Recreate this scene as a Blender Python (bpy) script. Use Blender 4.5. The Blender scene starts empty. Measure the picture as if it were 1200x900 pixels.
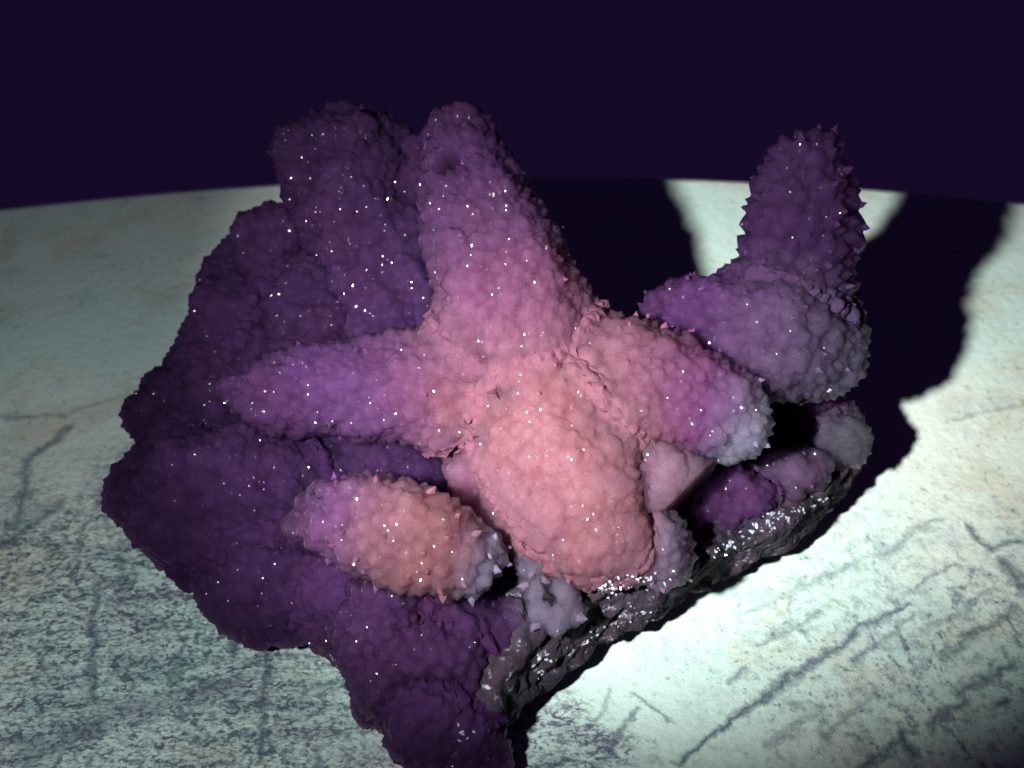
import bpy, bmesh, math, random
import numpy as np
from mathutils import Vector, Matrix, noise
from mathutils.kdtree import KDTree

random.seed(7)
rng = np.random.default_rng(7)
CM = 0.01                                   # everything below is laid out in centimetres
sc = bpy.context.scene
col = sc.collection

# ------------------------------------------------------------------ camera
CAM_H, PITCH, FPX = 12.0, math.radians(40), 1153.0
cam_data = bpy.data.cameras.new('camera')
cam = bpy.data.objects.new('camera', cam_data)
col.objects.link(cam)
cam.location = (0, 0, CAM_H*CM)
cam.rotation_euler = (math.radians(90) - PITCH, 0, 0)
cam_data.sensor_width = 36
cam_data.lens = 18.0/(600.0/FPX)
cam_data.clip_start = 0.005
cam_data.clip_end = 50
cam_data.dof.use_dof = True
cam_data.dof.focus_distance = 0.128
cam_data.dof.aperture_fstop = 26
sc.camera = cam

# ------------------------------------------------------------------ dark violet surroundings
world = bpy.data.worlds.new('World'); sc.world = world
world.use_nodes = True
bg = world.node_tree.nodes['Background']
bg.inputs['Color'].default_value = (0.40, 0.165, 1.0, 1)
bg.inputs['Strength'].default_value = 0.0195

# ------------------------------------------------------------------ hand torch in front and left of the specimen
TORCH = (-4.7, 0.2, 12.1)
def spot(name, aim, energy, size, blend, color, radius):
    l = bpy.data.lights.new(name, 'SPOT'); o = bpy.data.objects.new(name, l); col.objects.link(o)
    o.location = Vector(TORCH)*CM
    o.rotation_euler = (Vector(aim) - Vector(TORCH)).to_track_quat('-Z', 'Y').to_euler()
    l.energy = energy; l.spot_size = math.radians(size); l.spot_blend = blend
    l.color = color; l.shadow_soft_size = radius*CM
    return o
spot('torch_hotspot', (5.2, 20.0, 0), 6.0, 61, 1.0, (0.90, 1.0, 0.97), 0.32)
spot('torch_spill', (-4.0, 18.0, 0), 0.75, 96, 1.0, (0.86, 0.98, 1.0), 0.32)

vs = sc.view_settings
vs.view_transform = 'Standard'; vs.look = 'None'; vs.exposure = 0; vs.gamma = 1
sc.view_settings.use_curve_mapping = False

# ------------------------------------------------------------------ helpers
def at(px, py, z):
    """point at height z (cm) on the table frame for a place noted on the photograph"""
    u = (px-600)/FPX; v = (450-py)/FPX
    d = np.array([u, math.cos(PITCH)+v*math.sin(PITCH), -math.sin(PITCH)+v*math.cos(PITCH)])
    t = (z-CAM_H)/d[2]
    return d*t + np.array([0, 0, CAM_H])

def link(name, mesh, mat, parent=None):
    o = bpy.data.objects.new(name, mesh); col.objects.link(o)
    if mat: mesh.materials.append(mat)
    if parent: o.parent = parent
    return o

class NT:
    """tiny node-graph helper"""
    def __init__(s, mat):
        mat.use_nodes = True; s.t = mat.node_tree; s.n = s.t.nodes; s.l = s.t.links
        s.n.clear()
    def add(s, typ, **kw):
        nd = s.n.new(typ)
        for k, v in kw.items(): setattr(nd, k, v)
        return nd
    def put(s, sock, v):
        if isinstance(v, bpy.types.NodeSocket): s.l.new(v, sock)
        elif v is not None: sock.default_value = v
    def math(s, op, a, b=None, c=None, clamp=False):
        nd = s.add('ShaderNodeMath', operation=op, use_clamp=clamp)
        for i, v in enumerate((a, b, c)): s.put(nd.inputs[i], v)
        return nd.outputs[0]
    def vmath(s, op, a, b=None, out=0):
        nd = s.add('ShaderNodeVectorMath', operation=op)
        s.put(nd.inputs[0], a)
        if op == 'SCALE': s.put(nd.inputs['Scale'], b)
        elif b is not None: s.put(nd.inputs[1], b)
        return nd.outputs[out]
    flat = False
    def noise(s, vec, scale, detail=4, rough=0.6, dist=0.0, out='Fac'):
        nd = s.add('ShaderNodeTexNoise', noise_dimensions='2D' if s.flat else '3D'); s.put(nd.inputs['Vector'], vec)
        nd.inputs['Scale'].default_value = scale; nd.inputs['Detail'].default_value = detail
        nd.inputs['Roughness'].default_value = rough; nd.inputs['Distortion'].default_value = dist
        return nd.outputs[out]
    def ramp(s, fac, a, b):
        nd = s.add('ShaderNodeMapRange', interpolation_type='SMOOTHSTEP')
        s.put(nd.inputs['Value'], fac); nd.inputs['From Min'].default_value = a; nd.inputs['From Max'].default_value = b
        return nd.outputs['Result']
    def mix(s, fac, a, b, mode='MIX'):
        nd = s.add('ShaderNodeMix', data_type='RGBA', blend_type=mode)
        s.put(nd.inputs[0], fac); s.put(nd.inputs[6], a); s.put(nd.inputs[7], b)
        return nd.outputs[2]

def rgb(*c): return (c[0], c[1], c[2], 1.0)

# ------------------------------------------------------------------ materials
KEEP = 0.32
def crystal_material(name, source):
    m = bpy.data.materials.new(name); g = NT(m)
    geo = g.add('ShaderNodeNewGeometry')
    p = g.vmath('SCALE', geo.outputs['Position'], 100.0)
    if source == 'attribute':
        c = g.add('ShaderNodeAttribute', attribute_name='tint').outputs['Color']
    else:
        c = g.add('ShaderNodeObjectInfo').outputs['Color']
    cloud = g.noise(p, 1.1, 4, 0.6)
    c2 = g.mix(g.math('MULTIPLY', g.ramp(cloud, 0.42, 0.75), 0.35), c, rgb(1.35, 0.95, 0.75), 'MULTIPLY')
    fine = g.noise(p, 9.0, 5, 0.7); sugar = g.noise(p, 34.0, 2, 0.6)
    val = g.math('ADD', g.math('MULTIPLY_ADD', fine, 0.6, 0.40), g.math('MULTIPLY', sugar, 0.6))
    vv = g.add('ShaderNodeCombineXYZ'); [g.put(vv.inputs[i], val) for i in range(3)]
    c3 = g.mix(1.0, c2, vv.outputs[0], 'MULTIPLY')
    # tiny facets of the druse: every cell leans its own way
    vor = g.add('ShaderNodeTexVoronoi'); g.put(vor.inputs['Vector'], p); vor.inputs['Scale'].default_value = 32
    rnd = g.add('ShaderNodeSeparateColor'); g.l.new(vor.outputs['Color'], rnd.inputs[0])
    wn = g.add('ShaderNodeTexWhiteNoise', noise_dimensions='3D'); g.l.new(vor.outputs['Color'], wn.inputs['Vector'])
    lean = g.vmath('SCALE', g.vmath('SUBTRACT', wn.outputs['Color'], (0.5, 0.5, 0.5)), 0.85)
    facet = g.math('MULTIPLY', g.math('GREATER_THAN', rnd.outputs[0], 0.08), g.math('LESS_THAN', vor.outputs['Distance'], 0.42))
    nrm = g.vmath('NORMALIZE', g.vmath('ADD', geo.outputs['Normal'], lean))
    b = g.add('ShaderNodeBsdfPrincipled')
    g.put(b.inputs['Base Color'], c3)
    b.inputs['Roughness'].default_value = 0.5
    b.inputs['Specular IOR Level'].default_value = 0.0
    b.inputs['IOR'].default_value = 1.45
    b.subsurface_method = 'RANDOM_WALK'
    if source == 'attribute':
        g.put(b.inputs['Subsurface Weight'], g.math('MULTIPLY', g.add('ShaderNodeAttribute', attribute_name='depth').outputs['Fac'], 0.95))
    else: b.inputs['Subsurface Weight'].default_value = 0.0
    b.inputs['Subsurface Radius'].default_value = (1.0, 0.85, 0.95)
    b.inputs['Subsurface Scale'].default_value = 0.030
    g.put(b.inputs['Coat Weight'], g.math('MULTIPLY', facet, g.ramp(g.add('ShaderNodeAttribute', attribute_name='depth').outputs['Fac'], 0.3, 0.9)) if source == 'attribute' else facet)
    b.inputs['Coat Roughness'].default_value = 0.12
    b.inputs['Coat IOR'].default_value = 1.5
    g.put(b.inputs['Coat Normal'], nrm)
    # most of the light that enters clear quartz is lost in its depth; the rest comes back scattered
    deep = g.add('ShaderNodeBsdfDiffuse'); deep.inputs['Color'].default_value = rgb(0.002, 0.001, 0.003)
    mx = g.add('ShaderNodeMixShader'); mx.inputs[0].default_value = KEEP
    g.l.new(deep.outputs[0], mx.inputs[1]); g.l.new(b.outputs[0], mx.inputs[2])
    out = g.add('ShaderNodeOutputMaterial'); g.l.new(mx.outputs[0], out.inputs['Surface'])
    return m

M_DRUSE = crystal_material('amethyst_druse', 'attribute')
M_POINT = crystal_material('amethyst_point', 'object')

def rock_material():
    m = bpy.data.materials.new('matrix_rock'); g = NT(m)
    geo = g.add('ShaderNodeNewGeometry'); p = g.vmath('SCALE', geo.outputs['Position'], 100.0)
    n1 = g.noise(p, 1.6, 6, 0.65, 0.6); n2 = g.noise(p, 6.0, 6, 0.7); n3 = g.noise(p, 3.0, 5, 0.6, 1.0)
    c = g.mix(g.ramp(n1, 0.35, 0.65), rgb(0.008, 0.005, 0.013), rgb(0.034, 0.017, 0.030))
    c = g.mix(g.ramp(n3, 0.55, 0.66), c, rgb(0.035, 0.013, 0.026))
    crust = g.math('MULTIPLY', g.ramp(n2, 0.56, 0.66), g.ramp(n1, 0.46, 0.58))
    c = g.mix(crust, c, rgb(0.32, 0.32, 0.38))
    b = g.add('ShaderNodeBsdfPrincipled'); g.put(b.inputs['Base Color'], c)
    g.put(b.inputs['Roughness'], g.math('MULTIPLY_ADD', crust, -0.3, 0.8)); b.inputs['Specular IOR Level'].default_value = 0.25
    bump = g.add('ShaderNodeBump'); bump.inputs['Strength'].default_value = 0.9; bump.inputs['Distance'].default_value = 0.0006
    g.put(bump.inputs['Height'], g.noise(p, 9, 6, 0.75)); g.l.new(bump.outputs[0], b.inputs['Normal'])
    out = g.add('ShaderNodeOutputMaterial'); g.l.new(b.outputs[0], out.inputs['Surface'])
    return m
M_ROCK = rock_material()

def chip_material():
    m = bpy.data.materials.new('milky_quartz'); g = NT(m)
    b = g.add('ShaderNodeBsdfPrincipled')
    b.inputs['Base Color'].default_value = rgb(0.25, 0.26, 0.31)
    b.inputs['Roughness'].default_value = 0.16
    b.inputs['Subsurface Weight'].default_value = 0.4
    b.inputs['Subsurface Radius'].default_value = (1, 1, 1); b.inputs['Subsurface Scale'].default_value = 0.0008
    out = g.add('ShaderNodeOutputMaterial'); g.l.new(b.outputs[0], out.inputs['Surface'])
    return m
M_CHIP = chip_material()

CRACKS = [  # ends noted on the photograph, half width (cm), strength
    ((792, 895), (868, 838), .040, 1), ((868, 838), (935, 786), .050, 1), ((940, 782), (1060, 708), .038, .9),
    ((853, 801), (879, 782), .030, .7), ((893, 758), (962, 718), .032, .6), ((868, 722), (1035, 645), .030, .35),
    ((1035, 647), (1102, 608), .035, .55), ((1068, 692), (1118, 660), .030, .6), ((1132, 616), (1160, 644), .045, .9),
    ((1160, 644), (1202, 630), .040, .8), ((1082, 742), (1165, 690), .035, .5), ((1010, 900), (1058, 866), .045, .9),
    ((1056, 856), (1072, 884), .060, 1), ((1122, 812), (1185, 778), .055, .9), ((710, 882), (744, 836), .028, .8),
    ((747, 820), (783, 844), .022, .7), ((1112, 491), (1205, 474), .030, .45), ((1175, 660), (1205, 690), .075, .9),
    ((82, 500), (34, 540), .060, .8), ((34, 540), (20, 614), .055, .7), ((0, 640), (72, 590), .060, .8),
    ((142, 650), (147, 705), .050, .7), ((114, 686), (106, 820), .050, .75), ((273, 728), (276, 768), .045, .9),
    ((313, 760), (308, 890), .035, .9), ((210, 766), (207, 850), .040, .6), ((28, 886), (130, 838), .16, .55),
    ((130, 838), (284, 800), .13, .6), ((-5, 489), (70, 486), .05, .5), ((70, 486), (155, 463), .04, .4),
    ((898, 872), (962, 828), .035, .6), ((962, 862), (1032, 815), .035, .55), ((1000, 772), (1072, 724), .035, .6), ((1098, 772), (1192, 712), .045, .7),
    ((1088, 852), (1132, 824), .045, .8), ((690, 850), (720, 812), .028, .5), ((930, 690), (990, 664), .03, .5),
    ((80, 662), (135, 645), .035, .5), ((370, 880), (376, 905), .04, .7), ((700, 898), (716, 868), .03, .5)]

def table_material():
    m = bpy.data.materials.new('weathered_pale_tabletop'); g = NT(m); g.flat = True
    # one crack as a node group: soft mask of the distance to a segment
    grp = bpy.data.node_groups.new('crack_mask', 'ShaderNodeTree')
    for nm, ty in (('P', 'NodeSocketVector'), ('A', 'NodeSocketVector'), ('B', 'NodeSocketVector'), ('W', 'NodeSocketFloat'), ('S', 'NodeSocketFloat')):
        grp.interface.new_socket(nm, in_out='INPUT', socket_type=ty)
    grp.interface.new_socket('Mask', in_out='OUTPUT', socket_type='NodeSocketFloat')
    q = NT.__new__(NT); q.t = grp; q.n = grp.nodes; q.l = grp.links
    gi = q.add('NodeGroupInput'); go = q.add('NodeGroupOutput')
    ab = q.vmath('SUBTRACT', gi.outputs['B'], gi.outputs['A']); ap = q.vmath('SUBTRACT', gi.outputs['P'], gi.outputs['A'])
    t = q.math('DIVIDE', q.vmath('DOT_PRODUCT', ap, ab, out=1), q.vmath('DOT_PRODUCT', ab, ab, out=1), clamp=True)
    dist = q.vmath('LENGTH', q.vmath('SUBTRACT', ap, q.vmath('SCALE', ab, t)), out=1)
    k = q.math('SUBTRACT', 1.0, q.math('DIVIDE', dist, q.math('MULTIPLY', gi.outputs['W'], 2.3)), clamp=True)
    k = q.math('MULTIPLY', q.math('POWER', k, 0.8), gi.outputs['S'])
    q.l.new(k, go.inputs['Mask'])

    geo = g.add('ShaderNodeNewGeometry'); p0 = g.vmath('SCALE', geo.outputs['Position'], 100.0)
    wob = g.vmath('SCALE', g.vmath('SUBTRACT', g.noise(p0, 1.6, 4, 0.7, out='Color'), (0.5, 0.5, 0.5)), 0.42)
    p = g.vmath('MULTIPLY', g.vmath('ADD', p0, wob), (1, 1, 0))
    crack = None
    for a, b_, w, s in CRACKS:
        nd = g.add('ShaderNodeGroup', node_tree=grp)
        g.put(nd.inputs['P'], p)
        nd.inputs['A'].default_value = Vector((*at(*a, 0)[:2], 0)); nd.inputs['B'].default_value = Vector((*at(*b_, 0)[:2], 0))
        nd.inputs['W'].default_value = w; nd.inputs['S'].default_value = s
        crack = nd.outputs[0] if crack is None else g.math('MAXIMUM', crack, nd.outputs[0])
    worn = g.noise(p0, 3.5, 5, 0.75)
    crack = g.math('MULTIPLY', crack, g.ramp(worn, 0.18, 0.46))

    big = g.noise(p0, 0.16, 3, 0.5); mid = g.noise(p0, 0.55, 5, 0.6, 0.4)
    c = g.mix(g.ramp(big, 0.35, 0.65), rgb(0.50, 0.60, 0.54), rgb(0.60, 0.61, 0.54))
    c = g.mix(g.math('MULTIPLY', g.ramp(mid, 0.50, 0.72), 0.45), c, rgb(0.46, 0.36, 0.26))
    c = g.mix(g.math('MULTIPLY', g.ramp(g.noise(p0, 0.9, 5, 0.65), 0.52, 0.75), 0.5), c, rgb(0.36, 0.45, 0.46))
    # worn, mottled zones of the sheet: near left and near right
    def zone(centre, r0, r1):
        d = g.vmath('LENGTH', g.vmath('SUBTRACT', g.vmath('MULTIPLY', p0, (1, 1, 0)), centre), out=1)
        d = g.math('ADD', d, g.math('MULTIPLY', g.math('SUBTRACT', g.noise(p0, 0.7, 4), 0.5), 4.0))
        return g.ramp(d, r1, r0)
    zl = zone((*at(60, 850, 0)[:2], 0), 3.2, 6.6); zr = zone((*at(1230, 860, 0)[:2], 0), 1.5, 6.0)
    zc = zone((*at(640, 900, 0)[:2], 0), 0.6, 1.6)
    zraw = g.ramp(g.vmath('LENGTH', g.vmath('SUBTRACT', g.vmath('MULTIPLY', p0, (1, 1, 0)), (*at(60, 850, 0)[:2], 0)), out=1), 6.0, 2.0)
    # pebbled grain, drawn out along one diagonal
    mp = g.add('ShaderNodeMapping'); g.put(mp.inputs['Vector'], g.vmath('ADD', p0, g.vmath('SCALE', wob, 0.25)))
    mp.inputs['Rotation'].default_value = (0, 0, math.radians(-32)); mp.inputs['Scale'].default_value = (13, 21, 1)
    peb = g.add('ShaderNodeTexVoronoi', feature='F1', voronoi_dimensions='2D'); g.put(peb.inputs['Vector'], mp.outputs[0]); peb.inputs['Scale'].default_value = 1
    pe = g.ramp(g.math('MULTIPLY_ADD', peb.outputs['Distance'], 0.22, g.noise(mp.outputs[0], 0.62, 3, 0.7, 0.3)), 0.50, 0.72)
    streak = g.add('ShaderNodeMapping'); g.put(streak.inputs['Vector'], p0)
    streak.inputs['Rotation'].default_value = (0, 0, math.radians(-32)); streak.inputs['Scale'].default_value = (1.1, 5.0, 1)
    stn = g.ramp(g.noise(streak.outputs[0], 1.0, 5, 0.65, 0.5), 0.40, 0.66)
    spots = g.ramp(g.noise(p0, 7.0, 6, 0.75), 0.56, 0.70)
    mott = g.ramp(g.noise(p0, 4.2, 6, 0.8), 0.44, 0.66)
    dark_l = g.math('MULTIPLY', g.math('MAXIMUM', zl, zc), g.math('ADD', g.math('MULTIPLY', pe, g.math('MULTIPLY_ADD', mott, 0.7, 0.5)), g.math('MULTIPLY', stn, 0.5), clamp=True))
    dark_r = g.math('MULTIPLY', zr, g.math('ADD', g.math('MULTIPLY', mott, 0.75), g.math('MULTIPLY', spots, 0.4), clamp=True))
    sprinkle = g.math('MULTIPLY', g.math('MULTIPLY', spots, g.ramp(mid, 0.36, 0.56)), 0.75)
    vo = g.add('ShaderNodeTexVoronoi', feature='DISTANCE_TO_EDGE', voronoi_dimensions='2D'); g.put(vo.inputs['Vector'], g.vmath('MULTIPLY', p, (0.95, 0.6, 1))); vo.inputs['Scale'].default_value = 0.9
    web = g.math('MULTIPLY', g.ramp(vo.outputs['Distance'], 0.06, 0.0), g.math('MULTIPLY', g.math('MAXIMUM', zl, zr), g.ramp(worn, 0.42, 0.6)))
    ink = g.mix(g.ramp(g.noise(p0, 0.8, 3), 0.4, 0.62), rgb(0.055, 0.095, 0.115), rgb(0.075, 0.07, 0.12))
    c = g.mix(g.math('MULTIPLY', dark_l, 0.95), c, ink)
    c = g.mix(g.math('MULTIPLY', dark_r, 0.80), c, ink)
    c = g.mix(sprinkle, c, rgb(0.10, 0.17, 0.17))
    c = g.mix(g.math('MULTIPLY', g.math('MAXIMUM', crack, g.math('MULTIPLY', web, 0.8)), 0.95), c, ink)
    b = g.add('ShaderNodeBsdfPrincipled'); g.put(b.inputs['Base Color'], c)
    b.inputs['Roughness'].default_value = 0.62; b.inputs['Specular IOR Level'].default_value = 0.3
    hgt = g.math('ADD', g.math('MULTIPLY', g.math('MULTIPLY', peb.outputs['Distance'], zraw), -0.6), g.noise(p0, 5, 3, 0.65))
    bump = g.add('ShaderNodeBump'); bump.inputs['Strength'].default_value = 0.5; bump.inputs['Distance'].default_value = 0.0004
    g.put(bump.inputs['Height'], hgt); g.l.new(bump.outputs[0], b.inputs['Normal'])
    out = g.add('ShaderNodeOutputMaterial'); g.l.new(b.outputs[0], out.inputs['Surface'])
    return m
M_TABLE = table_material()

# ------------------------------------------------------------------ the round table top under the specimen
def build_table():
    cx, cy, R, th = 0.65, -30.0, 52.65, 2.2
    prof = [(0, 0), (R-0.30, 0), (R-0.12, -0.05), (R-0.03, -0.16), (R, -0.35), (R, -th+0.3), (R-0.3, -th), (0, -th)]
    bm = bmesh.new(); N = 256; rings = []
    for r, z in prof:
        if r == 0: rings.append([bm.verts.new(((cx)*CM, cy*CM, z*CM))])
        else: rings.append([bm.verts.new(((cx+r*math.cos(2*math.pi*i/N))*CM, (cy+r*math.sin(2*math.pi*i/N))*CM, z*CM)) for i in range(N)])
    for a, b in zip(rings, rings[1:]):
        for i in range(N):
            j = (i+1) % N
            if len(a) == 1: bm.faces.new((a[0], b[i], b[j]))
            elif len(b) == 1: bm.faces.new((a[j], a[i], b[0]))
            else: bm.faces.new((a[i], b[i], b[j], a[j]))
    bmesh.ops.recalc_face_normals(bm, faces=bm.faces)
    me = bpy.data.meshes.new('table_top'); bm.to_mesh(me); bm.free()
    o = link('table_top', me, M_TABLE)
    o['kind'] = 'structure'; o['label'] = 'pale weathered round table top with dark cracks under the crystal cluster'
    o['category'] = 'table top'
build_table()

# ------------------------------------------------------------------ crystal cluster
cluster = bpy.data.objects.new('crystal_cluster', None); col.objects.link(cluster)
cluster.empty_display_size = 0.02
c0 = at(540, 640, 0); CL0 = np.array([c0[0], c0[1], 0.0])
cluster.location = Vector(CL0)*CM
cluster['label'] = 'purple and pink amethyst cactus quartz cluster standing on the pale table'
cluster['category'] = 'crystal cluster'

def to_mesh(name, V, F, tint=None, depth=None):
    """V in cm, in the table frame"""
    me = bpy.data.meshes.new(name)
    V = (V - CL0)*CM
    F = np.asarray(F, dtype=np.int32); n = F.shape[1]
    me.vertices.add(len(V)); me.vertices.foreach_set('co', V.astype(np.float32).ravel())
    me.loops.add(F.size); me.loops.foreach_set('vertex_index', F.ravel())
    me.polygons.add(len(F)); me.polygons.foreach_set('loop_start', np.arange(0, F.size, n, dtype=np.int32))
    me.update(calc_edges=True); me.validate()
    if tint is not None:
        a = me.color_attributes.new('tint', 'FLOAT_COLOR', 'POINT')
        a.data.foreach_set('color', np.c_[tint, np.ones(len(tint))].astype(np.float32).ravel())
    if depth is not None:
        a = me.attributes.new('depth', 'FLOAT', 'POINT'); a.data.foreach_set('value', depth.astype(np.float32))
    me.polygons.foreach_set('use_smooth', np.zeros(len(F), dtype=bool))
    return me

def normals_of(V, F):
    N = np.zeros_like(V)
    a, b, c, d = V[F[:, 0]], V[F[:, 1]], V[F[:, 2]], V[F[:, 3]]
    fn = np.cross(c-a, d-b)
    for i in range(4): np.add.at(N, F[:, i], fn)
    return N/np.maximum(np.linalg.norm(N, axis=1), 1e-9)[:, None]

def frame_of(N):
    up = np.where(np.abs(N[:, 2:3]) < 0.9, np.array([[0, 0, 1.]]), np.array([[1., 0, 0]]))
    T = np.cross(up, N); T /= np.linalg.norm(T, axis=1)[:, None]
    return T, np.cross(N, T)

def scatter(V, spacing, limit=30000):
    """blue-noise choice of vertices"""
    cell = spacing; grid = {}; out = []
    order = rng.permutation(len(V))[:limit*4]
    for i in order:
        p = V[i]; k = (int(p[0]//cell), int(p[1]//cell), int(p[2]//cell)); ok = True
        for dx in (-1, 0, 1):
            for dy in (-1, 0, 1):
                for dz in (-1, 0, 1):
                    for j in grid.get((k[0]+dx, k[1]+dy, k[2]+dz), ()):
                        if (p[0]-V[j][0])**2+(p[1]-V[j][1])**2+(p[2]-V[j][2])**2 < spacing*spacing: ok = False; break
                    if not ok: break
                if not ok: break
            if not ok: break
        if ok: grid.setdefault(k, []).append(i); out.append(i)
    return np.array(out)

def druse(V, N, spacing, amp=1.0, lean=None, weight=None):
    """cover a surface with interlocking six-sided crystal terminations (max of hexagonal pyramids)"""
    S = scatter(V, spacing)
    C, NN = V[S], N[S]; T, B = frame_of(NN); m = len(S)
    ph = rng.uniform(0, math.pi/3, m)
    cs, sn = np.cos(ph)[:, None], np.sin(ph)[:, None]
    T, B = T*cs + B*sn, -T*sn + B*cs
    Hh = spacing*rng.uniform(0.35, 1.15, m)*amp
    slope = rng.uniform(0.85, 1.35, m)*amp
    tilt = rng.normal(0, 0.22, (m, 2))
    kd = KDTree(m)
    for i in range(m): kd.insert(C[i], i)
    kd.balance()
    K = min(7, m)
    idx = np.empty((len(V), K), dtype=np.int32)
    for i, v in enumerate(V):
        r = kd.find_n(v, K)
        for j in range(K): idx[i, j] = r[j][1]
    best = np.full(len(V), -9.0)
    for j in range(K):
        s = idx[:, j]; o = V - C[s]
        x = (o*T[s]).sum(1); y = (o*B[s]).sum(1)
        h = np.maximum(np.abs(x), np.maximum(np.abs(0.5*x+0.866*y), np.abs(0.5*x-0.866*y)))
        best = np.maximum(best, Hh[s] - slope[s]*h + tilt[s, 0]*x + tilt[s, 1]*y)
    best = np.clip(best, -spacing, 2*spacing)
    if weight is not None: best = best*weight + (1-weight)*best.mean()*1.25
    D = N if lean is None else (N + lean)
    D = D/np.linalg.norm(D, axis=1)[:, None]
    return V + D*best[:, None], S, Hh/spacing

def catmull(P, n):
    P = np.asarray(P, float); Q = np.vstack([2*P[0]-P[1], P, 2*P[-1]-P[-2]])
    out = []
    segs = len(P)-1
    for t in np.linspace(0, segs-1e-6, n):
        i = int(t); u = t-i; a, b, c, d = Q[i:i+4]
        out.append(0.5*((2*b)+(c-a)*u+(2*a-5*b+4*c-d)*u*u+(3*b-3*c+d-a)*u**3))
    return np.array(out)

DARK = np.array([0.052, 0.0175, 0.072])     # deep amethyst
VIOL = np.array([0.088, 0.029, 0.108])
MAUV = np.array([0.170, 0.058, 0.165])
PINK = np.array([0.33, 0.108, 0.210])
SALM = np.array([0.355, 0.138, 0.172])
ORNG = np.array([0.30, 0.118, 0.155])
LILA = np.array([0.29, 0.22, 0.36])
GREY = np.array([0.19, 0.16, 0.22])
SAPI = SALM*.5 + PINK*.5

CAMP = np.array([0, 0, CAM_H])
seeds_log = []       # (part, points, normals, tints) for the larger single crystals
AXES = {}            # axis samples of every body, so that neighbours can grow into each other
def register(key, ctrl):
    P = np.array([at(c[0], c[1], c[2]) for c in ctrl]); R = np.array([c[3] for c in ctrl]); T = np.array([c[4] for c in ctrl])
    AXES[key] = catmull(np.c_[P, R, T], 40)
def grow_together(key, V, N, TT, k, mates):
    """bring the surface near a neighbour onto the smooth union of the two bodies, and let the colours run together"""
    V0 = V; P = V.copy(); TT = TT.copy()
    lo, hi = V.min(0)-k, V.max(0)+k
    keep = []
    for o, X in AXES.items():
        if o == key or o not in mates: continue
        r = X[:, 3:4]
        if ((X[:, :3]+r).max(0) > lo).all() and ((X[:, :3]-r).min(0) < hi).all(): keep.append(X[::2])
    if not keep: return V, TT, 1.0, 1.0
    X = np.vstack(keep); C, R = X[:, :3], X[:, 3]
    c2 = (C**2).sum(1)
    def other(Q):
        m = np.empty(len(Q), int); d = np.empty(len(Q))
        for i in range(0, len(Q), 8000):
            q = Q[i:i+8000]
            D = np.sqrt(np.maximum((q**2).sum(1)[:, None] + c2[None, :] - 2*q @ C.T, 1e-9)) - R[None, :]
            mm = D.argmin(1); m[i:i+8000] = mm; d[i:i+8000] = D[np.arange(len(q)), mm]
        return m, d
    m, d0 = other(V)
    zone = np.where((d0 < k) & (d0 > -0.50))[0]
    if len(zone) == 0: return V, TT, 1.0, 1.0
    Q = V[zone].copy(); n0 = N[zone]; v0 = V[zone]
    for it in range(4):
        mm, dj = other(Q)
        gj = Q - C[mm]; gj /= np.maximum(np.linalg.norm(gj, axis=1), 1e-6)[:, None]
        di = ((Q-v0)*n0).sum(1)
        h = np.clip(0.5+0.5*(dj-di)/k, 0, 1)
        f = dj*(1-h) + di*h - k*h*(1-h)
        gr = gj*(1-h)[:, None] + n0*h[:, None]
        g2 = np.maximum((gr**2).sum(1), 0.25)
        Q = Q - gr*np.clip(f/g2, -0.25, 0.25)[:, None]
    t = np.clip((d0[zone]+0.45)/0.30, 0, 1); t = t*t*(3-2*t)
    P[zone] = v0 + (Q-v0)*t[:, None]
    mz = m[zone]; w = np.clip(0.5-d0[zone]/(2.4*k), 0, 0.5)[:, None]
    TT[zone] = TT[zone]*(1-w) + X[mz, 4:]*w
    return P, TT, np.clip((d0+.05)/.30, .85, 1), np.clip((d0-.02)/.16, .25, 1)
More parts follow.
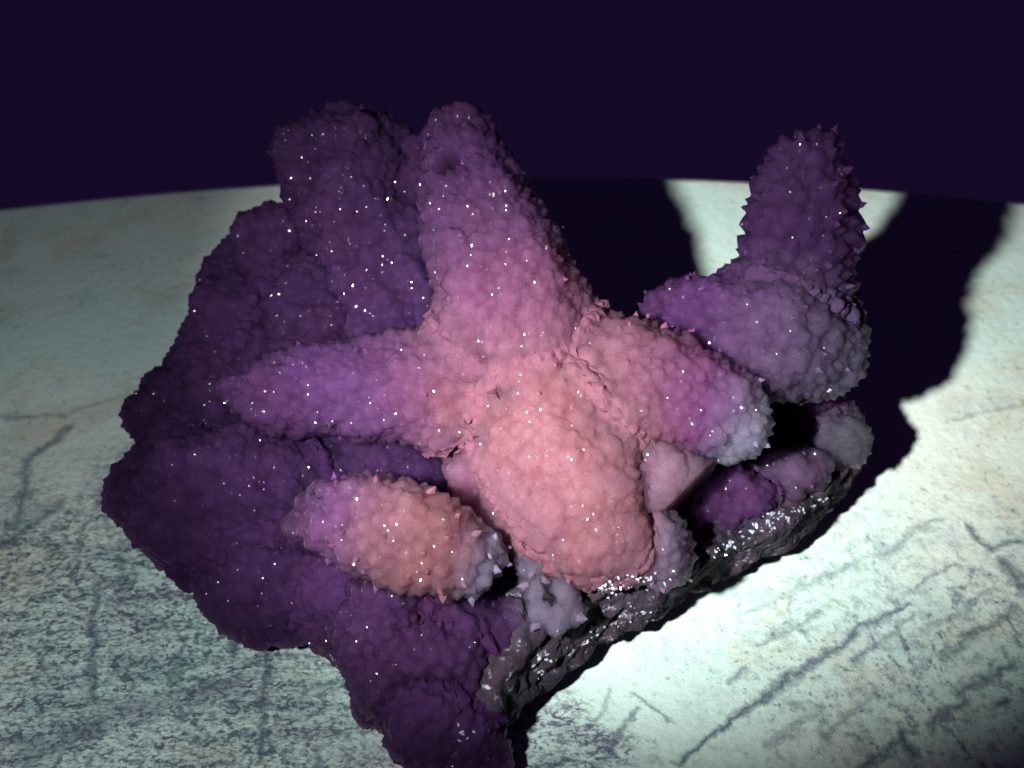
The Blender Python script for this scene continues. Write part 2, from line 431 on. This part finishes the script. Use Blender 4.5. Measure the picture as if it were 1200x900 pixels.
def body(name, ctrl, key=None, mates=(), blend=0.6, res=0.027, spacing=0.13, amp=0.78, squash=1.0, hexa=0.06, lump=0.10, leanf=0.15, pit=None, cut=None, points=0, label=None, colfun=None):
    """a druse-covered crystal body. ctrl rows: photo x, photo y, height, radius (cm), colour"""
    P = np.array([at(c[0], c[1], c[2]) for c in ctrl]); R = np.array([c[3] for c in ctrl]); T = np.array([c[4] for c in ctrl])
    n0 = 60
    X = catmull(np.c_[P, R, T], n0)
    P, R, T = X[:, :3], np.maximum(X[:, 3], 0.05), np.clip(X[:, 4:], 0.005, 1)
    # round both ends off
    d0 = P[0]-P[1]; d0 /= np.linalg.norm(d0); d1 = P[-1]-P[-2]; d1 /= np.linalg.norm(d1)
    h = np.linspace(0, math.pi/2, 9)[1:]
    capA = [(P[0]+d0*R[0]*0.8*math.sin(a), max(R[0]*math.cos(a), 0.01), T[0]) for a in h][::-1]
    capB = [(P[-1]+d1*R[-1]*0.8*math.sin(a), max(R[-1]*math.cos(a), 0.01), T[-1]) for a in h]
    P = np.vstack([[c[0] for c in capA], P, [c[0] for c in capB]])
    R = np.concatenate([[c[1] for c in capA], R, [c[1] for c in capB]])
    T = np.vstack([[c[2] for c in capA], T, [c[2] for c in capB]])
    # resample by the length of the outline
    L = np.concatenate([[0], np.cumsum(np.hypot(np.linalg.norm(np.diff(P, axis=0), axis=1), np.diff(R)))])
    ns = max(24, int(L[-1]/res)); s = np.linspace(0, L[-1], ns)
    P = np.stack([np.interp(s, L, P[:, i]) for i in range(3)], 1); R = np.interp(s, L, R); T = np.stack([np.interp(s, L, T[:, i]) for i in range(3)], 1)
    nt = max(36, int(2*math.pi*R.max()/res))
    tan = np.gradient(P, axis=0); tan /= np.linalg.norm(tan, axis=1)[:, None]
    u = np.cross(tan[0], [0.13, 0.2, 1.0]); u /= np.linalg.norm(u); U = []
    for t in tan:
        u = u - t*np.dot(u, t); u = u/np.linalg.norm(u); U.append(u)
    U = np.array(U); W = np.cross(tan, U)
    th = np.linspace(0, 2*math.pi, nt, endpoint=False)
    hx = 1 - hexa*(0.5-0.5*np.cos(6*th+0.4))
    V = P[:, None, :] + (R[:, None]*hx[None, :])[:, :, None]*(np.cos(th)[None, :, None]*U[:, None, :] + squash*np.sin(th)[None, :, None]*W[:, None, :])
    V = V.reshape(-1, 3)
    i = np.arange(ns-1)[:, None]*nt; j = np.arange(nt)[None, :]; jn = (j+1) % nt
    F = np.stack([i+j, i+jn, i+nt+jn, i+nt+j], -1).reshape(-1, 4)
    N = normals_of(V, F)
    cen = np.repeat(P, nt, 0)
    if ((V-cen)*N).sum() < 0: F = F[:, ::-1]; N = -N
    off = rng.uniform(-50, 50, 3)
    if lump:
        dn = np.array([noise.noise(Vector(v*0.95+off)) + 0.5*noise.noise(Vector(v*2.3+off)) for v in V])
        V = V + N*(dn*lump*1.6)[:, None]
        N = normals_of(V, F)
        if ((V-cen)*N).sum() < 0: N = -N
    TT = np.repeat(T, nt, 0)
    w_seam = dep_seam = 1.0
    if blend:
        V, TT, w_seam, dep_seam = grow_together(key, V, N, TT, blend, mates)
        N = normals_of(V, F)
        if ((V-cen)*N).sum() < 0: N = -N
    w = np.ones(len(V))*w_seam
    if cut is not None:
        for (pt, nn, smooth) in cut:
            pt = np.array(pt); nn = np.array(nn, float)/np.linalg.norm(nn)
            dd = (V-pt) @ nn
            V = V - nn*np.maximum(dd, 0)[:, None]
            w = w*np.where(dd > 0, smooth, 1.0)
            if dd.max() > 0: TT = TT + (np.clip(dd/.12, 0, .5))[:, None]*(LILA*.3+SAPI*.75-TT)
        N = normals_of(V, F)
        if ((V-cen)*N).sum() < 0: N = -N
    axis = np.repeat(tan, nt, 0)
    V2, S, HS = druse(V, N, spacing, amp, lean=axis*leanf, weight=w)
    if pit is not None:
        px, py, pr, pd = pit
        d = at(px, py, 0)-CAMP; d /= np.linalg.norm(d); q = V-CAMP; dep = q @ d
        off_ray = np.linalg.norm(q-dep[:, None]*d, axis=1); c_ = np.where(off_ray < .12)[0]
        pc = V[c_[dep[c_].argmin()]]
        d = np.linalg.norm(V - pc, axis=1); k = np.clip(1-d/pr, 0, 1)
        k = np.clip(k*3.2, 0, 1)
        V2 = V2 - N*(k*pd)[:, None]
        TT = TT*(1-0.96*k)[:, None]  # shade inside the deep hole is painted into the tint
    if colfun is not None: TT = colfun(V2, TT)
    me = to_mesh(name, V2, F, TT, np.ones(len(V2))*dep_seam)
    o = link(name, me, M_DRUSE, cluster)
    if label: o['label'] = label
    if points:
        ok = w[S] > 0.5; keep = S[ok][np.argsort(-HS[ok])]
        seeds_log.append((o, V2[keep], N[keep] + axis[keep]*leanf*0.8, TT[keep], points, spacing, N[keep]))
    return o

def near_surface(px, py, z): return at(px, py, z)

HUB = (615, 435, 3.0)
SPIRES = [
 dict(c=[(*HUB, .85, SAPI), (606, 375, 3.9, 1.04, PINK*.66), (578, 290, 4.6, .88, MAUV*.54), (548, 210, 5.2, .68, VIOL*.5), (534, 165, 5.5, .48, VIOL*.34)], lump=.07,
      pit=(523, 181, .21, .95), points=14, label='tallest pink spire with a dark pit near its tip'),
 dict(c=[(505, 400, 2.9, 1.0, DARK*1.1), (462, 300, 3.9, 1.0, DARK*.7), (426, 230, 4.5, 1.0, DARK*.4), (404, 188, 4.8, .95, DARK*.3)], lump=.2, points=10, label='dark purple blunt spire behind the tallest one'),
 dict(c=[(*HUB, .55, SAPI), (540, 455, 3.1, .84, SAPI*.75), (470, 458, 3.1, .76, MAUV*.8), (385, 458, 3.0, .64, VIOL*1.1), (315, 458, 2.9, .50, VIOL*.8), (278, 458, 2.85, .27, VIOL*.7)], points=20, label='purple spire lying out to the left'),
 dict(c=[(372, 608, 2.2, .44, MAUV*.65), (420, 612, 2.45, .58, MAUV), (480, 625, 2.6, .66, ORNG*.82), (535, 645, 2.5, .58, ORNG*.72), (562, 655, 2.4, .38, LILA*.8)], spacing=.15, blend=.25, points=30, label='short lilac and orange spire lying at the front left'),
 dict(c=[(*HUB, .6, SAPI), (735, 452, 3.3, .96, SAPI*.75), (825, 478, 3.2, .72, MAUV*1.1), (866, 500, 3.05, .48, LILA*.9)], lump=.08, points=20, label='pink spire pointing right with a pale lilac tip'),
 dict(c=[(*HUB, 1.12, SAPI), (648, 508, 2.85, 1.06, SALM), (680, 582, 2.65, .90, SALM), (697, 624, 2.45, .62, SALM*.9)], lump=.06, points=12, amp=.65, facet=True, label='salmon pink spire pointing at the viewer'),
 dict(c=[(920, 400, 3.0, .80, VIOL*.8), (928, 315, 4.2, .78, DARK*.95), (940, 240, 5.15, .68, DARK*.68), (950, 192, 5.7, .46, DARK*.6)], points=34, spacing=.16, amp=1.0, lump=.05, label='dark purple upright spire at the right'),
 dict(c=[(792, 366, 3.5, .40, VIOL*.9), (835, 380, 3.65, .62, VIOL*1.1), (900, 402, 3.6, .80, VIOL*.7+GREY*.25), (970, 416, 3.25, .56, LILA*.5)], points=22, label='purple spire lying across under the upright one'),
]
MOUNDS = [
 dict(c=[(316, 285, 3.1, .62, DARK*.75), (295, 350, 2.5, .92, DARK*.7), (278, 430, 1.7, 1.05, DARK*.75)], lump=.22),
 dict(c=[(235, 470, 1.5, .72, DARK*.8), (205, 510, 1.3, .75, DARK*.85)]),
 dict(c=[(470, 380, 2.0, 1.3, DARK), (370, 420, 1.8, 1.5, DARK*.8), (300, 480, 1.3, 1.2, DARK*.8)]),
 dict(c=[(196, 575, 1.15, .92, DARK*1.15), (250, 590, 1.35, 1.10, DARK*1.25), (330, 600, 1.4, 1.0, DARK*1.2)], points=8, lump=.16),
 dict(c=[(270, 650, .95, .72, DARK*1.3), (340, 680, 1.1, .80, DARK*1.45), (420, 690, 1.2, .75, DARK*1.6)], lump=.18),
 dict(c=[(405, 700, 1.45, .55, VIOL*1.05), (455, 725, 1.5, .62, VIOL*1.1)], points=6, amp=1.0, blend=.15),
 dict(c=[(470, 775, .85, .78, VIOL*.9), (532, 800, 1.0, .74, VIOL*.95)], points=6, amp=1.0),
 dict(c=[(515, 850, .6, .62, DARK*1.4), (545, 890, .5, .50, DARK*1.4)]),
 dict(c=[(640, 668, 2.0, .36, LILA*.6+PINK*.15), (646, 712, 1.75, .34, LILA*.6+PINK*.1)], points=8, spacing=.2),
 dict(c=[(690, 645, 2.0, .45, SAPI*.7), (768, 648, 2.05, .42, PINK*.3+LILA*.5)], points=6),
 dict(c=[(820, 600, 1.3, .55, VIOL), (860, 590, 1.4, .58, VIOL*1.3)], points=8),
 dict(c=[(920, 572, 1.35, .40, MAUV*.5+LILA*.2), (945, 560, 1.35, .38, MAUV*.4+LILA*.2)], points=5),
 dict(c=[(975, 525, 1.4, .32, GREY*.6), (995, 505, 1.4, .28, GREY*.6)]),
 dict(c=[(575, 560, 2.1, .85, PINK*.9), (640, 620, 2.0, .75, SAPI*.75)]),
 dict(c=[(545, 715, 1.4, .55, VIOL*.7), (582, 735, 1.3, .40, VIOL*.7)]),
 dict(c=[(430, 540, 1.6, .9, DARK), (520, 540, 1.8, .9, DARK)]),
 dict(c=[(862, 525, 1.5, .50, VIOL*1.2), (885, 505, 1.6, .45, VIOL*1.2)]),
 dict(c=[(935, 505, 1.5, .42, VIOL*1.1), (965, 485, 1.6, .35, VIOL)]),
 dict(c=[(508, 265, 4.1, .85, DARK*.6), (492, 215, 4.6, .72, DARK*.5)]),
]
def tri_plane(a, b, c, toward):
    a, b, c = at(*a), at(*b), at(*c); n = np.cross(b-a, c-a)
    return (a, n if n @ (np.asarray(toward)-a) > 0 else -n)
def surf(px, py, key):
    d = at(px, py, 0)-CAMP; d /= np.linalg.norm(d); X = AXES[key]
    for t in np.arange(6, 16, .02):
        if (np.linalg.norm(CAMP+d*t-X[:, :3], axis=1)-X[:, 3]).min() < 0.03: return CAMP+d*t
def plane3(a, b, c, toward):
    n = np.cross(b-a, c-a); return (a, n if n @ (np.asarray(toward)-a) > 0 else -n)
register(('s', 5), SPIRES[5]['c'])
FACE = plane3(surf(698, 505, ('s', 5)), surf(722, 618, ('s', 5)), at(818, 552, 2.95), CAMP)
EDGE = tri_plane((824, 545, 3.0), (764, 606, 2.7), (800, 590, 1.6), (9, 3, 2))
WEB = dict(c=[(690, 530, 2.4, 1.0, SAPI*.9), (755, 565, 2.3, .95, SAPI*.85+LILA*.2), (790, 580, 2.2, .8, SAPI*.7+LILA*.3)], blend=0,
           cut=[(*FACE, .3), (*EDGE, .3)], lump=.03, spacing=.15, amp=.4, label='pale flat fracture face beside the salmon spire')
for n, d in enumerate(SPIRES): register(('s', n), d['c'])
for n, d in enumerate(MOUNDS): register(('m', n), d['c'])
HUBSET = [('s', 0), ('s', 2), ('s', 4), ('s', 5), ('m', 13), ('m', 9)]
PAIR = [('s', 6), ('s', 7)]
BASE = [('m', n) for n in range(len(MOUNDS)) if ('m', n) not in HUBSET]
def mates_of(key):
    for st in (HUBSET, PAIR, BASE):
        if key in st: return st
    return ()
for n, d in enumerate(SPIRES):
    kw = {k: v for k, v in d.items() if k != 'c'}
    if kw.pop('facet', False): kw['cut'] = [(*FACE, .15)]
    body('spire', d['c'], key=('s', n), mates=mates_of(('s', n)), **kw)
for n, d in enumerate(MOUNDS):
    kw = {k: v for k, v in d.items() if k != 'c'}
    for k_, v_ in (('spacing', .125), ('amp', .75), ('res', .032), ('lump', .20), ('leanf', 0), ('blend', .27)): kw.setdefault(k_, v_)
    body('crystal_mound', d['c'], key=('m', n), mates=mates_of(('m', n)), **kw)
body('broken_crystal', WEB['c'], **{k: v for k, v in WEB.items() if k != 'c'})

# ------------------------------------------------------------------ the matrix slab with its broken face at the front right
def build_matrix():
    rim = [(150, 560), (170, 640), (270, 690), (330, 700), (400, 760), (455, 830), (500, 875), (545, 880), (585, 800), (615, 745),
           (700, 695), (800, 668), (840, 650), (905, 622), (960, 585), (1000, 545), (1000, 490), (900, 430), (760, 400), (600, 360), (430, 330), (330, 300), (240, 420), (180, 500)]
    low = [(140, 600), (175, 660), (262, 704), (318, 716), (378, 772), (440, 830), (482, 880), (530, 915), (575, 880), (628, 822),
           (700, 762), (800, 704), (870, 662), (930, 632), (985, 590), (1010, 545), (1005, 500), (900, 450), (760, 420), (600, 390), (430, 370), (330, 350), (240, 460), (170, 520)]
    zr = [1.0, 1.0, 1.0, 1.1, 1.1, 1.0, .95, 1.0, 1.35, 1.6, 1.75, 1.6, 1.5, 1.45, 1.4, 1.35, 1.3, 1.6, 2.0, 2.0, 2.0, 1.8, 1.3, 1.0]
    A = np.array([at(p[0], p[1], z) for p, z in zip(rim, zr)]); B = np.array([at(*p, .55) for p in low])
    cen = B.mean(0)
    C = B.copy(); C[:, 2] = 0.0; C[:, :2] = cen[:2] + (B[:, :2]-cen[:2])*0.86
    Tp = A.copy(); Tp[:, :2] = cen[:2] + (A[:, :2]-cen[:2])*0.55; Tp[:, 2] += 0.25
    bm = bmesh.new(); rings = [[bm.verts.new(p) for p in r] for r in (C, B, A, Tp)]
    n = len(A)
    for a, b in zip(rings, rings[1:]):
        for i in range(n): bm.faces.new((a[i], a[(i+1) % n], b[(i+1) % n], b[i]))
    bm.faces.new(rings[0][::-1]); bm.faces.new(rings[-1])
    bmesh.ops.triangulate(bm, faces=bm.faces); bmesh.ops.recalc_face_normals(bm, faces=bm.faces)
    tmp = bpy.data.meshes.new('t'); bm.to_mesh(tmp); bm.free()
    o = bpy.data.objects.new('t', tmp); col.objects.link(o)
    r = o.modifiers.new('r', 'REMESH'); r.mode = 'VOXEL'; r.voxel_size = 0.06
    s = o.modifiers.new('s', 'SMOOTH'); s.iterations = 6; s.factor = 0.5
    me = bpy.data.meshes.new_from_object(o.evaluated_get(bpy.context.evaluated_depsgraph_get()))
    bpy.data.objects.remove(o)
    V = np.empty(len(me.vertices)*3); me.vertices.foreach_get('co', V); V = V.reshape(-1, 3)
    N = np.empty(len(V)*3); me.vertices.foreach_get('normal', N); N = N.reshape(-1, 3)
    d = np.empty(len(V))
    for i, v in enumerate(V):
        q = Vector(v)
        a = noise.noise(q*1.3)*0.12 + noise.noise(q*3.1)*0.10 + noise.noise(q*7.0)*0.06
        cellv = noise.cell(q*2.2+Vector((noise.noise(q*3), noise.noise(q*3+Vector((9, 0, 0))), 0)))
        a += (cellv)*0.03
        d[i] = a
    V = V + N*d[:, None]
    V[:, 2] = np.maximum(V[:, 2], 0.0)
    V = (V-CL0)*CM
    me.vertices.foreach_set('co', V.ravel()); me.update()
    me.name = 'matrix_rock'; me.materials.clear()
    for p in me.polygons: p.use_smooth = False
    mo = link('matrix_rock', me, M_ROCK, cluster); mo['label'] = 'rough dark matrix slab with a broken front right face'
    return mo
matrix = build_matrix()

# ------------------------------------------------------------------ larger single crystals standing out of the druse
def point_mesh(k):
    r = np.random.default_rng(k); bm = bmesh.new()
    lo = []; mid = []
    el = r.uniform(.85, 1.15)
    for i in range(6):
        a = math.pi/3*i + r.normal(0, .05)
        q = (math.cos(a)*el, math.sin(a)/el)
        lo.append(bm.verts.new((q[0]*.98, q[1]*.98, -0.7)))
        mid.append(bm.verts.new((q[0], q[1], 0.35+r.normal(0, .12))))
    tip = bm.verts.new((r.normal(0, .1), r.normal(0, .1), 1.55+r.uniform(-.1, .25)))
    for i in range(6):
        j = (i+1) % 6
        bm.faces.new((lo[i], lo[j], mid[j], mid[i])); bm.faces.new((mid[i], mid[j], tip))
    bm.faces.new(lo[::-1])
    me = bpy.data.meshes.new('crystal_point'); bm.to_mesh(me); bm.free(); me.materials.append(M_POINT)
    return me
PM = [point_mesh(k) for k in range(6)]
CAMP = np.array([0, 0, CAM_H])
def place_point(parent, pos, nrm, size, color):
    o = bpy.data.objects.new('crystal_point', random.choice(PM)); col.objects.link(o); o.parent = parent
    q = Vector(nrm).normalized().to_track_quat('Z', 'Y').to_matrix().to_4x4()
    o.matrix_local = Matrix.Translation(Vector((pos-CL0)*CM)) @ q @ Matrix.Rotation(random.uniform(0, 6.28), 4, 'Z') @ Matrix.Diagonal((size*CM, size*CM, size*1.15*CM, 1))
    o.color = (*[float(x) for x in color], 1)
total = 0
for part, V, N, T, cnt, sp, NS in seeds_log:
    vis = np.where((NS*(CAMP-V)).sum(1)/np.linalg.norm(CAMP-V, axis=1) > -0.25)[0]
    pick = rng.permutation(vis[:cnt*3])[:cnt]
    for i in pick:
        sz = sp*random.uniform(.22, .36)
        place_point(part, V[i]-N[i]/np.linalg.norm(N[i])*sz*0.75, N[i]+rng.normal(0, .18, 3), sz, T[i]*1.05); total += 1
print('points', total)

# milky crumbs along the broken rim
def chip_mesh(k):
    r = np.random.default_rng(100+k); bm = bmesh.new()
    bmesh.ops.create_icosphere(bm, subdivisions=1, radius=1)
    for v in bm.verts: v.co *= float(r.uniform(.6, 1.2)); v.co.z *= .7
    me = bpy.data.meshes.new('quartz_chip'); bm.to_mesh(me); bm.free(); me.materials.append(M_CHIP); return me
CHM = [chip_mesh(k) for k in range(5)]
CH = [(706, 688, 1.85), (716, 692, 1.8), (728, 690, 1.85), (738, 684, 1.9), (748, 680, 1.9), (758, 678, 1.9), (768, 682, 1.85), (722, 684, 1.85), (838, 640, 1.6), (826, 632, 1.7), (848, 648, 1.5),
      (880, 620, 1.6), (892, 612, 1.6), (898, 604, 1.65), (910, 612, 1.5), (924, 606, 1.5), (938, 600, 1.5), (952, 594, 1.45), (962, 586, 1.45), (870, 632, 1.5), (860, 640, 1.5),
      (696, 735, 1.3), (694, 750, 1.2), (736, 722, 1.3), (756, 718, 1.2), (545, 862, .9), (640, 770, 1.1), (632, 790, 1.0), (980, 462, 2.6)]
from mathutils.bvhtree import BVHTree
def cluster_bvh():
    vv = []; ff = []
    for o in cluster.children:
        n = len(vv); vv += [tuple(v.co) for v in o.data.vertices]; ff += [[i+n for i in p.vertices] for p in o.data.polygons]
    return BVHTree.FromPolygons(vv, ff)
BVH = cluster_bvh()
def on_surface(x, y):
    o = Vector((np.array([0, 0, CAM_H])-CL0)*CM); d = Vector((at(x, y, 0)-np.array([0, 0, CAM_H]))).normalized()
    h = BVH.ray_cast(o, d, 1.0)
    return (h[0], h[1]) if h[0] is not None else (None, None)
for x, y, z in CH:
    for k in range(6):
        pos, nn = on_surface(x+random.gauss(0, 7), y+random.gauss(0, 5))
        if pos is None: continue
        o = bpy.data.objects.new('quartz_chip', random.choice(CHM)); col.objects.link(o); o.parent = matrix
        s = random.uniform(.010, .036)
        e = Matrix.Rotation(random.uniform(0, 6), 4, 'Z') @ Matrix.Rotation(random.uniform(0, 6), 4, 'X')
        o.matrix_local = Matrix.Translation(pos) @ e @ Matrix.Diagonal((s*CM*1.4, s*CM, s*CM*.8, 1))
